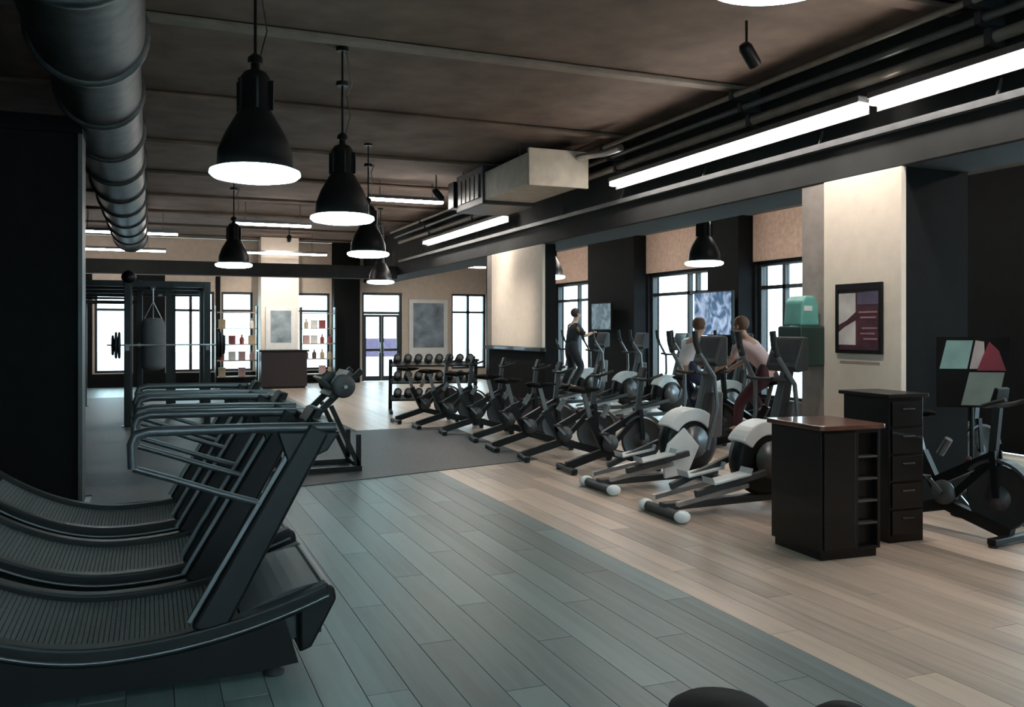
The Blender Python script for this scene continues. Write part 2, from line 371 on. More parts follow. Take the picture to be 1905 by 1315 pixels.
# LED strips along the beam
def strip(y0, y1, x, z, label):
    t = thing('led_strip', label, 'light', (x, (y0+y1)/2, z), 0, 'linear lights along the beam'); h = (y1-y0)/2
    MB().box(-.06, .06, -h, h, .03, .09).build('housing', M_grey, t, bevel=.008)
    MB().box(.06, .072, -h, h, -.07, .09).build('back_shield', M_grey, t)  # plate added to keep the strip's light off the beam
    MB().box(-.05, .05, -h+.01, h-.01, -.03, .03).build('diffuser', M_led, t, bevel=.015)
    n = max(2, int((y1-y0)/2))
    for i in range(n):
        yy = -h+(i+.5)*2*h/n
        MB().bar((0, yy, .09), (6.2-x+.001, yy, .13), .02, .02).build('bracket', M_grey, t)
    return t
strip(1.2, 6.1, 5.95, 3.66, 'long white linear light on the beam, nearest the poster column')
strip(6.2, 10.9, 5.95, 3.66, 'long white linear light on the beam between the poster column and the air unit')
strip(14.9, 20.0, 5.95, 3.66, 'long white linear light on the beam beyond the air unit')
def hbar(x0, x1, y, z, label):
    t = thing('ceiling_light', label, 'light', ((x0+x1)/2, y, z), 0, 'cross lights at the far end'); h = (x1-x0)/2
    MB().box(-h, h, -.07, .07, .04, .10).build('housing', M_grey, t); MB().box(-h+.02, h-.02, -.06, .06, .0, .04).build('diffuser', M_led, t)
    for s in (-.7, .7): MB().tube([(s*h, 0, .10), (s*h, 0, ZC-z)], .008, 6).build('rod', M_grey, t)
hbar(-1.6, .6, 21.6, 3.78, 'short linear ceiling light before the cross beam, over the rack')
hbar(1.6, 3.2, 19.2, 3.82, 'short linear ceiling light between the far bell lamps')
hbar(-2.6, .4, 25.4, 3.7, 'long linear ceiling light past the cross beam, above the left far windows')
hbar(1.8, 4.6, 25.0, 3.7, 'long linear ceiling light past the cross beam, above the cream far column')
hbar(6.6, 9.2, 24.6, 3.45, 'linear ceiling light before the far glass door')
hbar(3.6, 5.0, 15.6, 3.95, 'short linear ceiling light beside the air unit')
for k, yy in enumerate((4.5, 8.5, 12.5, 16.3, 21.3)):  # extra lamps added out of view to brighten the window wall
    t = thing('aisle_fill', 'added linear light hung unseen in the window aisle, ' + ('by the widest window', 'by the dark wall', 'by the window next to the poster column', 'by the double window', 'by the window past the wide pilaster')[k], 'light', (8.7, yy, ZS-.21), 0, 'added lights hidden behind the beam')
    MB().box(-.07, .07, -.75, .75, .09, .13).build('housing', M_grey, t); MB().box(-.06, .06, -.74, .74, 0, .09).build('diffuser', M_led, t)
    for q in (-.6, .6): MB().tube([(0, q, .13), (0, q, .21)], .01, 6).build('rod', M_grey, t)
def spot(loc, target, power, label):
    t = thing('spotlight', label, 'spotlight', loc, 0, 'spotlights on the ceiling')
    d_ = (Vector(target)-Vector(loc)).normalized(); q = d_.to_track_quat('-Z', 'Y')
    hd_ = MB().lathe([(.055, -.16), (.06, -.15), (.06, .02), (.04, .06), (.001, .06)], 16, caps=False).build('head', M_black, t); hd_.rotation_mode = 'QUATERNION'; hd_.rotation_quaternion = q
    MB().lathe([(.001, -.12), (.054, -.12)], 16, caps=False).build('lens', M_led, hd_)
    MB().tube([(0, 0, .03), (0, 0, ZC-loc[2])], .012, 6).build('stem', M_black, t)
    l = bpy.data.lights.new('spot_beam', 'SPOT'); l.energy = power; l.color = (1, .92, .82); l.spot_size = math.radians(62); l.spot_blend = .8; l.shadow_soft_size = .05
    lo = bpy.data.objects.new('spot_beam', l); col.objects.link(lo); lo.parent = hd_; lo.location = (0, 0, -.17)
spot((4.75, 6.3, 4.05), (6.2, 6.55, 2.4), 105, 'small black spotlight aimed at the poster column')
spot((4.55, 14.6, 4.0), (6.2, 15.0, 2.4), 400, 'small black spotlight aimed at the plain cream column')
spot((3.3, 23.2, 4.0), (3.5, 26.4, 2.4), 420, 'small black spotlight before the cross beam, aimed at the far column')
# conduits and cable tray
for i, (x, z, r, m, lb) in enumerate(((5.98, 4.06, .035, M_grey, 'thin grey conduit nearest the ceiling beside the beam'), (6.1, 3.93, .05, M_pipe, 'tan conduit just above the linear light'), (5.86, 4.18, .03, M_pipe, 'slim tan pipe running beside the grey conduit'))):
    t = thing('conduit', lb, 'pipe', (x, 10, z), 0, 'pipes along the beam')
    MB().tube([(0, -12, 0), (0, 12.8, 0)], r, 10).build('pipe', m, t)
    for yy in range(-11, 13, 3): MB().box(-r-.012, XB0-x, yy-.03, yy+.03, -r-.012, r+.012).build('clamp', M_dgrey, t)
tr = thing('cable_tray', 'dark slotted cable tray hung under the linear lights on the beam', 'cable tray', (6.09, 6, 3.42))
MB().box(.03, .109, -8, 17, 0, .012).box(.03, .042, -8, 17, .012, .06).build('tray', M_grey, tr)
for yy in range(-7, 17, 2): MB().bar((.05, yy, .03), (.109, yy, .2), .02, .02).build('bracket', M_grey, tr)
# air unit
hv = thing('air_unit', 'boxy ceiling air unit with a beige outlet duct in front of the beam', 'air conditioner', (5.3, 13.2, 3.62))
MB().box(-.45, .45, -.1, 1.2, .0, .62).build('casing', M_dgrey, hv, bevel=.02)
MB().box(-.42, .42, -1.9, -.1, .06, .5).build('outlet_duct', M_beigemetal, hv, bevel=.01)
MB().box(-.46, .46, -1.96, -1.9, .02, .54).build('outlet_flange', M_beigemetal, hv, bevel=.008)
for i in range(5): MB().box(-.475, -.455, .05+i*.21, .2+i*.21, .12, .5).build('louvre', M_grey, hv)
MB().box(-.5, .5, 1.2, 1.5, .1, .55).build('intake', M_black, hv, bevel=.01)
for (xx, yy) in ((-.4, -1.5), (.4, -1.5), (-.4, 1.0), (.4, 1.0)): MB().tube([(xx, yy, .5), (xx, yy, ZC-3.62)], .012, 6).build('rod', M_grey, hv)
MB().tube([(.3, -1.9, .45), (.3, -2.3, .42), (.38, -2.6, .40), (.40, -3.0, .40)], .05, 8).build('flex_pipe', M_steel, hv)

# bell pendants
def make_pendant():
    t = thing('pendant_lamp', 'x', 'lamp')
    MB().lathe([(.26, .03), (.262, .05), (.25, .06), (.245, .16), (.20, .28), (.12, .42), (.105, .44), (.10, .66), (.075, .70), (.03, .72), (.03, .76)], 32).build('shade', M_black, t)
    MB().lathe([(.001, -.03), (.20, -.026), (.275, -.012), (.30, .01), (.295, .035), (.262, .048)], 32).build('diffuser', M_lamp, t)
    for a in range(6):
        th = a*math.pi/3; MB().box(-.008, .008, .095, .13, .44, .64).build('cooling_fin', M_black, t).rotation_euler = (0, 0, th)
    MB().lathe([(.05, .76), (.05, .80), (.015, .83)], 12).build('cap', M_black, t)
    return t
pend = None
LAMPS = [(1445, -43, 3.41, 'black bell pendant lamp hanging over the open wood floor'), (475, 328, 6.0, 'large black bell pendant over the treadmill row, beside the air duct'),
         (637, 410, 8.39, 'black bell pendant beyond the treadmills, second along the hall'), (685, 475, 12.7, 'black bell pendant above the rubber mat'),
         (435, 495, 14.8, 'small black bell pendant beside the rack'), (708, 526, 19.5, 'small black bell pendant before the far glass door'),
         (1310, 492, 13.9, 'black bell pendant in front of the double window'), (1024, 517, 17.9, 'black bell pendant half behind the plain cream column')]
for (px, py, dd, lb) in LAMPS:
    if pend is None: pend = o = make_pendant()
    else: o = copy_tree(pend)
    p = pt(px, py, dd); place(o, p, 0, lb, 'bell pendant lamps')
    zt = ZC+.012 if p.x < XB0 else ZS
    MB().tube([(0, 0, .8), (0, 0, zt-p.z)], .011, 6).build('stem', M_black, o)
    MB().lathe([(.06, zt-p.z-.04), (.06, zt-p.z)], 12).build('ceiling_rose', M_black, o)
    if dd < 9: MB().tube([(.03, 0, .8), (.08, .02, 1.0), (.05, .02, 1.2), (.09, 0, 1.3), (.03, 0, zt-p.z)], .006, 5).build('cord', M_grey, o)

# ------------------------------------------------------------------ treadmills (curved, facing the windows)
def prof(x): return .24+(.196*(x+.17)**2 if x > -.17 else .42*(x+.17)**2)
def make_treadmill():
    t = thing('curved_treadmill', 'x', 'treadmill')
    XS = [-1.1+1.9*i/28 for i in range(29)]
    for s in (-1, 1):
        poly = [(x, prof(x)) for x in XS]+[(x, prof(x)-.085) for x in reversed(XS)]
        y0, y1 = (s*.475, s*.385)
        rl = MB().prism(poly, min(y0, y1), max(y0, y1)).build('side_rail', M_black, t, bevel=.012)
        MB().tube([(x, s*.478, prof(x)-.06) for x in XS], .008, 6).build('rail_trim', M_grey, rl)
        sk = [(x, prof(x)-.085) for x in XS if -.95 < x < .66]
        MB().prism(sk+[(.66, .05), (.45, .03), (-.85, .03), (-.95, .05)], min(s*.45, s*.40), max(s*.45, s*.40)).build('skirt', M_blackp, t)
        for fx in (-.8, .55): MB().lathe([(.05, 0), (.05, .02), (.025, .03), (.025, .06)], 12, (fx, s*.41, 0)).build('foot', M_rubber, t)
        up = MB().bar((.24, s*.43, .24), (.76, s*.43, 1.17), .07, .15, (1, 0, 0), .06, .11).build('upright', M_black, t, bevel=.015)
        MB().bar((.165, s*.43, .30), (.66, s*.43, 1.13), .03, .018, (1, 0, 0)).build('trim_strip', M_grey, up)
        MB().tube([(.84, s*.43, 1.17), (.5, s*.43, 1.18), (.0, s*.43, 1.185), (-.06, s*.43, 1.17), (-.075, s*.43, 1.13), (-.07, s*.43, 1.02)], .024, 10).build('handrail', M_rail, t)
        MB().tube([(-.07, s*.43, 1.02), (.1, s*.43, .96), (.3, s*.43, .885), (.49, s*.43, .82)], .016, 8).build('brace', M_rail, t)
        MB().prism([(.56, 1.16), (.86, 1.15), (.80, 1.06), (.62, .98)], s*.43-.025, s*.43+.025).build('gusset', M_black, t, bevel=.008)
    # running belt of slats
    b = MB(); n = 64
    for i in range(n):
        x0 = -1.02+1.42*i/n; x1 = x0+1.42/n*.84; z0, z1 = prof(x0)-.035, prof(x1)-.035
        b.add([(x0, -.385, z0), (x1, -.385, z1), (x1, .385, z1), (x0, .385, z0), (x0, -.385, z0-.025), (x1, -.385, z1-.025), (x1, .385, z1-.025), (x0, .385, z0-.025)],
              [(0,1,2,3),(7,6,5,4),(0,4,5,1),(1,5,6,2),(2,6,7,3),(3,7,4,0)])
    b.build('belt_slats', M_belt, t)['kind'] = 'stuff'
    MB().prism([(x, prof(x)-.062) for x in XS[2:22]]+[(x, prof(x)-.16) for x in reversed(XS[2:22])], -.37, .37).build('deck', M_blackp, t)
    XH = [.40+.40*i/8 for i in range(9)]
    MB().prism([(x, prof(x)-.012+.03*math.sin(math.pi*(x-.4)/.4)) for x in XH]+[(.78, .16), (.42, .12)], -.384, .384).build('front_hood', M_dgrey, t)
    MB().prism([(.78, .42), (.83, .40), (.84, .34), (.72, .12), (.66, .1), (.66, .3)], -.474, .474).build('bumper', M_black, t, bevel=.015)
    MB().bar((.80, -.41, 1.165), (.80, .41, 1.165), .05, .05).build('crossbar', M_black, t, bevel=.01)
    cn = MB().prism([(.74, 1.15), (.80, 1.24), (.84, 1.23), (.80, 1.13)], -.13, .13).build('console', M_blackp, t, bevel=.01)
    MB().prism([(.752, 1.17), (.793, 1.232), (.788, 1.236), (.747, 1.174)], -.10, .10).build('screen', M_dgrey, cn)
    return t
tm = make_treadmill()
TR = [(0, 4.78, 'curved slat-belt treadmill in the foreground, black with grey handrails'), (0, 6.05, 'second curved treadmill of the row, beside the foreground one'),
      (-.02, 7.35, 'third curved treadmill of the row, before the black partition')]
for i, (x, y, lb) in enumerate(TR):
    o = tm if i == 0 else copy_tree(tm); place(o, (x, y, 0), 0, lb, 'curved treadmills')

# ------------------------------------------------------------------ cardio machines
def make_elliptical(shell):
    t = thing('elliptical_trainer', 'x', 'elliptical')
    MB().bar((-.72, 0, .09), (.72, 0, .11), .10, .07).build('base_beam', M_dgrey, t, bevel=.012)
    for x, w_ in ((-.70, .30), (.66, .30)):
        st = MB().tube([(x, -w_, .05), (x, w_, .05)], .045, 10).build('stabilizer', M_dgrey, t)
        for s in (-1, 1): MB().ell((x, s*w_, .055), (.075, .06, .055)).build('end_cap', shell, st)
    MB().lathe([(.001, -.10), (.27, -.10), (.33, -.06), (.34, 0), (.33, .06), (.27, .10), (.001, .10)], 28, (.36, 0, .46), 'y').build('drive_housing', M_black, t)
    sh = MB().prism(arc(.36, .46, .355, 20, 150, 14)+arc(.36, .46, .22, 150, 20, 14), -.12, .12).build('shell', shell, t, bevel=.015)
    for s in (-1, 1):
        MB().lathe([(.001, s*.12), (.16, s*.12), (.17, s*.135), (.001, s*.14)], 20, (.36, 0, .46), 'y').build('crank_disc', M_grey, t)
        rail = MB().bar((-.68, s*.19, .14), (.05, s*.19, .26), .05, .04).build('track', M_steel, t)
        pb = MB().bar((-.50, s*.20, .22), (.36+s*.12, s*.20, .46+s*.10), .05, .06).build('pedal_bar', M_dgrey, t, bevel=.008)
        MB().prism([(-.36, .30), (.02, .36), (.04, .42), (.02, .375), (-.36, .315), (-.38, .36)], min(s*.11, s*.29), max(s*.11, s*.29)).build('foot_plate', M_lgrey if shell is M_white else M_blackp, pb)
        arm = MB().tube([(.40, s*.30, .40), (.52, s*.30, .85), (.50, s*.28, 1.15), (.30, s*.25, 1.45), (.28, s*.25, 1.62)], .022, 10).build('swing_arm', M_grey, t)
        MB().tube([(.33, s*.255, 1.40), (.295, s*.25, 1.5), (.28, s*.25, 1.63)], .03, 10).build('grip', M_rubber, arm)
        MB().tube([(.62, 0, 1.18), (.45, s*.16, 1.18), (.33, s*.18, 1.2)], .018, 8).build('fixed_handle', M_rubber, t)
    MB().bar((.50, 0, .6), (.66, 0, 1.32), .11, .15, (1,0,0), .09, .09).build('mast', M_dgrey, t, bevel=.015)
    MB().prism([(.52, .50), (.70, .50), (.72, .98), (.60, .98)], -.14, .14).build('mast_cover', mat('taupe_plastic', (.10, .09, .088), .5), t, bevel=.02)
    cn = MB().prism([(.60, 1.25), (.56, 1.30), (.66, 1.58), (.72, 1.57), (.72, 1.27)], -.21, .21).build('console', M_dgrey, t, bevel=.012)
    MB().prism([(.577, 1.34), (.652, 1.55), (.647, 1.553), (.572, 1.343)], -.17, .17).build('screen', mat('dim_screen', (.05, .055, .06), .15, var=.3), cn)
    return t
e1m = make_elliptical(M_white); e2m = None
place(e1m, (4.88, 6.72, 0), 0, 'elliptical with pale end caps beside the dark wooden cabinet', 'front cardio row')
o = copy_tree(e1m); place(o, (4.95, 8.05, 0), 0, 'elliptical with a bright shell, between the bikes and the cabinet-side elliptical', 'front cardio row')
MB().prism([(-.02, .10), (.26, .14), (.40, .42), (.22, .62), (.02, .46), (-.04, .26)], -.16, -.125).build('side_shell', M_white, o, bevel=.01)
eb = make_elliptical(M_lgrey)
ELY = [8.4, 10.0+2.2, 14.0, 15.5, 17.1, 18.6, 20.2]
names = ['elliptical by the windows, behind the poster column', 'elliptical by the windows, beside the rider in white', 'elliptical by the windows, under the hanging lamp', 'elliptical by the windows, facing the double window', 'elliptical by the windows with a rider in black', 'elliptical by the windows, in front of the wide pilaster', 'farthest elliptical by the windows']
for i, y in enumerate(ELY):
    o = eb if i == 0 else copy_tree(eb); place(o, (8.45, y, 0), random.uniform(-.05, .05), names[i], 'window cardio row')

def make_bike():
    t = thing('exercise_bike', 'x', 'bike')
    for x in (-.50, .55):
        s_ = MB().bar((x, -.27, .045), (x, .27, .045), .07, .05).build('stabilizer', M_black, t, bevel=.01)
        for s in (-1, 1): MB().lathe([(.035, 0), (.035, .02)], 10, (x, s*.24, 0)).build('foot', M_rubber, s_)
    b = MB(); b.bar((-.50, 0, .07), (.0, 0, .22), .07, .09); b.bar((0, 0, .22), (.55, 0, .07), .07, .09); b.bar((.0, 0, .2), (-.22, 0, .62), .06, .09, (1,0,0)); b.bar((-.1, 0, .38), (.42, 0, .66), .06, .08); b.bar((.0, 0, .22), (.38, 0, .6), .05, .06)
    b.build('frame', M_black, t)
    MB().lathe([(.10, -.012), (.225, -.012), (.24, -.02), (.255, -.02), (.255, .02), (.24, .02), (.225, .012), (.10, .012)], 28, (.45, 0, .34), 'y', False).build('flywheel', M_iron, t)
    MB().lathe([(.001, -.03), (.10, -.014), (.10, .014), (.001, .03)], 20, (.45, 0, .34), 'y').build('hub', M_dgrey, t)
    for s in (-1, 1): MB().bar((.45, s*.045, .34), (.42, s*.045, .70), .015, .05, (1,0,0)).build('fork', M_black, t)
    MB().prism(arc(.45, .34, .30, 15, 140, 12)+arc(.45, .34, .275, 140, 15, 12), -.05, .05).build('guard', M_dgrey, t)
    MB().bar((-.20, 0, .58), (-.29, 0, .92), .035, .05, (1,0,0)).build('seat_post', M_grey, t)
    MB().prism([(-.46, .925), (-.44, .97), (-.34, .985), (-.15, .965), (-.10, .945), (-.14, .925), (-.3, .90)], -.025, .025).ell((-.38, 0, .95), (.10, .105, .035)).ell((-.20, 0, .95), (.13, .035, .025)).build('saddle', M_vinyl, t)
    MB().bar((.40, 0, .64), (.44, 0, 1.04), .045, .06, (1,0,0)).build('stem', M_iron, t)
    MB().tube([(.62, -.20, 1.12), (.50, -.21, 1.08), (.44, -.20, 1.06), (.42, -.1, 1.05), (.42, .1, 1.05), (.44, .20, 1.06), (.50, .21, 1.08), (.62, .20, 1.12)], .017, 8).build('handlebar', M_rubber, t)
    cn = MB().prism([(.42, 1.08), (.46, 1.20), (.49, 1.19), (.47, 1.07)], -.08, .08).build('console', M_blackp, t, bevel=.008)
    MB().lathe([(.001, -.075), (.10, -.075), (.10, -.05), (.001, -.05)], 20, (.02, 0, .32), 'y').build('chain_cover', M_dgrey, t)
    for s in (-1, 1):
        c = MB().bar((.02, s*.09, .32), (.02+s*.12, s*.10, .32-s*.12), .015, .03).build('crank', M_steel, t)
        MB().box(.02+s*.12-.05, .02+s*.12+.05, min(s*.11, s*.20), max(s*.11, s*.20), .32-s*.12-.012, .32-s*.12+.015).build('pedal', M_rubber, c, bevel=.004)
    MB().lathe([(.02, 0), (.025, .02), (.02, .045), (.001, .05)], 10, (.2, 0, .58)).build('knob', M_maroon, t)
    MB().tube([(-.05, 0, .62), (.03, 0, .75)], .032, 10).build('bottle_holder', M_grey, t)
    return t
bk = make_bike()
FRONT = [(4.95, 9.2), (4.85, 10.2), (4.8, 11.2), (4.9, 12.2), (4.75, 13.2), (4.6, 14.2), (4.5, 15.2)]
nm = ['exercise bike next to the front ellipticals', 'second exercise bike after the front ellipticals', 'third exercise bike after the front ellipticals', 'exercise bike before the broad cream column', 'exercise bike beside the near end of the broad column', 'last but one exercise bike of the front row', 'last exercise bike of the front row, by the dumbbell rack']
for i, (x, y) in enumerate(FRONT):
    o = bk if i == 0 else copy_tree(bk); place(o, (x, y, 0), random.uniform(-.22, .05), nm[i], 'exercise bikes in the front row')
SIDE = [(6.05, 5.40, math.radians(-82), 'exercise bike standing just past the dark cabinets'), (7.2, 5.05, .0, 'exercise bike between the cabinets and the widest window'), (7.75, 6.9, .0, 'exercise bike in the shade behind the poster column'), (8.95, 5.6, .2, 'exercise bike closest to the widest window')]
for (x, y, r, lb) in SIDE: place(copy_tree(bk), (x, y, 0), r, lb, 'exercise bikes by the dark wall')
RID = [(7.55, 9.9, math.radians(115), 'exercise bike ridden by the person in pale pink'), (7.45, 11.1, math.radians(20), 'exercise bike ridden by the person in white')]
for (x, y, r, lb) in RID: place(copy_tree(bk), (x, y, 0), r, lb, 'exercise bikes in use')

# ------------------------------------------------------------------ cabinets by the column
cb = thing('cabinet', 'dark mahogany cabinet with a rounded worn top and side pigeonholes, standing on the wood floor', 'cabinet', (4.40, 4.99, 0), math.radians(-3))
MB().box(.02, .50, .02, .56, .0, .06).build('plinth', M_wood, cb)
bd = MB().box(0, .30, 0, .58, .06, .93).box(.30, .52, .06, .58, .06, .93).box(.30, .325, 0, .06, .06, .93).box(.495, .52, 0, .06, .06, .93).box(.325, .495, 0, .06, .06, .08).box(.325, .495, 0, .06, .90, .93).build('body', M_wood, cb, bevel=.004)
MB().box(.02, .29, -.014, -.001, .08, .91).build('door', M_wood, cb, bevel=.004)
for i in range(4): MB().box(.326, .494, .0, .058, .24+i*.16, .255+i*.16).build('shelf', mat('shelf_edge', (.06, .05, .048), .5), cb)
MB().prism([(-.03, -.02), (.0, -.04), (.52, -.04), (.55, -.02), (.55, .60), (.52, .62), (0, .62), (-.03, .60)], .93, .965, 'z').build('top', M_woodtop, cb, bevel=.008)
cb2 = thing('cabinet', 'taller dark cabinet tucked behind the mahogany one, with drawers', 'cabinet', (5.26, 5.22, 0), math.radians(-2))
MB().box(0, .34, 0, .5, .0, 1.12).build('body', M_wood, cb2, bevel=.006)
MB().box(-.03, .37, -.03, .53, 1.12, 1.15).build('top', M_wood, cb2, bevel=.006)
for i in range(5):
    dr = MB().box(.02, .32, -.018, -.001, .06+i*.21, .25+i*.21).build('drawer', M_wood, cb2, bevel=.004)
    MB().tube([(.11, -.026, .19+i*.21), (.23, -.026, .19+i*.21)], .007, 6).build('handle', M_iron, dr)
# column poster
po = thing('framed_poster', 'framed plum and white print on the cream column', 'poster', (XB0-.022, 6.485, 1.75))
PH, PW = .33, .29
b = MB(); b.box(-.03, 0, -PW, PW, -PH, -PH+.035); b.box(-.03, 0, -PW, PW, PH-.06, PH); b.box(-.03, 0, -PW, -PW+.03, -PH+.035, PH-.06); b.box(-.03, 0, PW-.03, PW, -PH+.035, PH-.06); b.build('frame', M_blackp, po)
pr = MB().box(-.012, 0, -PW+.03, PW-.03, -PH+.035, PH-.06).build('print', mat('plum_print', (.085, .030, .045), .5, var=.3, scale=9), po)
# +y is image-left on this face
MB().prism([(.04, .24), (.26, .24), (.26, -.06), (.16, -.02), (.04, .06)], -.0145, -.0125, 'x').build('white_field', mat('print_white', (.62, .58, .55), .6), pr)
MB().prism([(.04, -.02), (.18, -.08), (.26, -.13), (.26, -.25), (.04, -.25)], -.0145, -.0125, 'x').build('white_field', MATS['print_white'], pr)
MB().prism([(.02, .24), (-.25, .26), (-.25, .13), (.02, .13)], -.0145, -.0125, 'x').build('violet_field', mat('print_violet', (.13, .10, .17), .6), pr)
b = MB()
for k, (y0, y1, z) in enumerate(((-.23, .0, .05), (-.21, -.02, .0), (-.23, -.04, -.10), (-.2, -.02, -.15), (-.23, -.06, -.20))): b.box(-.0145, -.0125, y0, y1, z, z+.016)
b.build('text_lines', mat('print_rose', (.34, .18, .20), .6), pr)
cap_ = MB().box(XB0-.024, XB0-.0205, 6.24, 6.74, 1.325, 1.345).build('caption_strip', mat('caption_brown', (.40, .30, .25), .7)); tag(cap_, 'thin brown lettering strip under the framed poster', 'sign')
# dispenser on the plaster strip
dp = thing('wipe_dispenser', 'dark green box with a teal top hung on the grey strip of the poster column', 'dispenser', (XB0-.16, 7.10, 1.28))
MB().box(-.16, .165, -.14, .20, 0, .40).build('box', M_green, dp, bevel=.02)
MB().prism([(-.12, .401), (.12, .401), (.10, .64), (.05, .70), (-.05, .70), (-.10, .64)], -.1, .16, 'y').build('top', M_teal, dp, bevel=.02)
MB().box(-.08, .02, -.105, -.1, .55, .60).build('label_plate', M_lgrey, dp)
# info stand
ns = thing('notice_stand', 'stand with teal, red and grey-green sheets against the dark side of the column', 'notice board', (6.72, 5.72, 0), math.radians(-30))
MB().lathe([(.17, 0), (.17, .015), (.03, .03)], 20).build('base', M_black, ns)
MB().tube([(0, 0, .02), (0, 0, 1.5)], .018, 8).build('pole', M_black, ns)
MB().box(-.30, .30, -.03, -.018, .96, 1.58).build('board', M_darkwall, ns)
def sheet(poly, y, nm2, c, lb): MB().prism(poly, y, y+.004).build('sheet', mat(nm2, c, .6), ns)['label'] = lb
sheet([(-.28, 1.30), (-.22, 1.55), (.0, 1.55), (-.05, 1.30)], -.036, 'sheet_teal', (.20, .33, .31), 'pale teal sheet')
sheet([(-.03, 1.30), (.02, 1.55), (.09, 1.54), (.10, 1.30)], -.036, 'sheet_white', (.38, .33, .32), 'white sheet')
sheet([(.03, 1.285), (.13, 1.54), (.21, 1.46), (.27, 1.285)], -.042, 'sheet_red', (.17, .015, .03), 'red sheet')
sheet([(-.10, .98), (-.03, 1.27), (.26, 1.27), (.20, .98)], -.036, 'sheet_green', (.17, .21, .19), 'grey-green sheet')
ws = thing('wall_sign', 'small dim square sign on the dark wall', 'sign', (XR-.001, 9.6, 2.24))
MB().box(-.03, 0, -.2, .2, -.15, .15).build('plate', mat('dim_sign', (.06, .05, .045), .5), ws, bevel=.01)
MB().box(-.034, -.031, -.09, .09, -.07, .07).build('emblem', mat('sign_rust', (.14, .09, .075), .6), ws)

# screens
def tv(loc, rz, wd, ht, label, colr, em, grp='wall screens'):
    t = thing('television', label, 'screen', loc, rz, grp)
    MB().box(-wd/2, wd/2, -.03, .03, -ht/2, ht/2).build('case', M_blackp, t, bevel=.008)
    sc = MB().box(-wd/2+.02, wd/2-.02, -.034, -.031, -ht/2+.02, ht/2-.02).build('display', colr, t)
    MB().tube([(0, .03, 0), (0, .17, 0)], .03, 8).build('bracket', M_black, t)
    return t, sc
def scrmat(name, a, b_, s, scale=2.2):
    m = bpy.data.materials.new(name); m.use_nodes = True; nt = m.node_tree; b = nt.nodes['Principled BSDF']; tc = nt.nodes.new('ShaderNodeTexCoord')
    wv = nt.nodes.new('ShaderNodeTexNoise'); wv.inputs['Scale'].default_value = scale; wv.inputs['Distortion'].default_value = 2.5; wv.inputs['Detail'].default_value = 2
    r = nt.nodes.new('ShaderNodeValToRGB'); r.color_ramp.elements[0].position = .42; r.color_ramp.elements[1].position = .66
    r.color_ramp.elements[0].color = (*a, 1); r.color_ramp.elements[1].color = (*b_, 1)
    nt.links.new(tc.outputs['Object'], wv.inputs[0]); nt.links.new(wv.outputs[0], r.inputs[0]); nt.links.new(r.outputs[0], b.inputs['Emission Color']); b.inputs['Emission Strength'].default_value = s
    b.inputs['Base Color'].default_value = (.01, .01, .012, 1); b.inputs['Roughness'].default_value = .2; return m
p = pt(1345, 582, 15.0)
tv((10.05, 14.35, 1.95), -math.pi/2, 1.25, .85, 'screen with a blue and white picture on the narrow pilaster', scrmat('blue_screen', (.02, .09, .22), (.55, .68, .95), .75), 1)
tv((10.05, 18.9, 1.95), -math.pi/2, 1.0, .65, 'dim grey-blue screen on the wide pilaster', scrmat('grey_screen', (.05, .08, .10), (.22, .28, .32), .6), 1)
# far poster boards
def board(loc, wd, ht, label, m1):
    t = thing('picture_board', label, 'poster', loc)
    MB().box(-wd/2, wd/2, -.06, 0, 0, ht).build('panel', mat('board_white', (.62, .62, .60), .5, var=.05), t, bevel=.01)
    MB().box(-wd/2+.14, wd/2-.14, -.066, -.061, ht*.28, ht-.12).build('picture', m1, t)
    return t
board((8.3, YF-.002, .45), 1.3, 2.15, 'tall white picture board with a blue-grey print by the glass door', mat('bluegrey_print', (.17, .21, .25), .5, var=.6, scale=2.5))
board((3.5, 26.298, .85), .86, 1.45, 'picture board with a blue print on the cream far column', mat('blue_print', (.20, .24, .26), .5, var=.5, scale=3))
dk = thing('reception_desk', 'dark red reception desk before the far cream column', 'desk', (3.45, 25.2, 0))
MB().box(-.62, .62, -.05, .55, .05, 1.02).build('front', mat('dark_red_wood', (.022, .006, .005), .45), dk, bevel=.01)
MB().box(-.68, .68, -.12, .6, 1.02, 1.07).build('counter', M_wood, dk, bevel=.01)
MB().box(-.58, .58, .0, .5, 0, .05).build('plinth', M_black, dk)

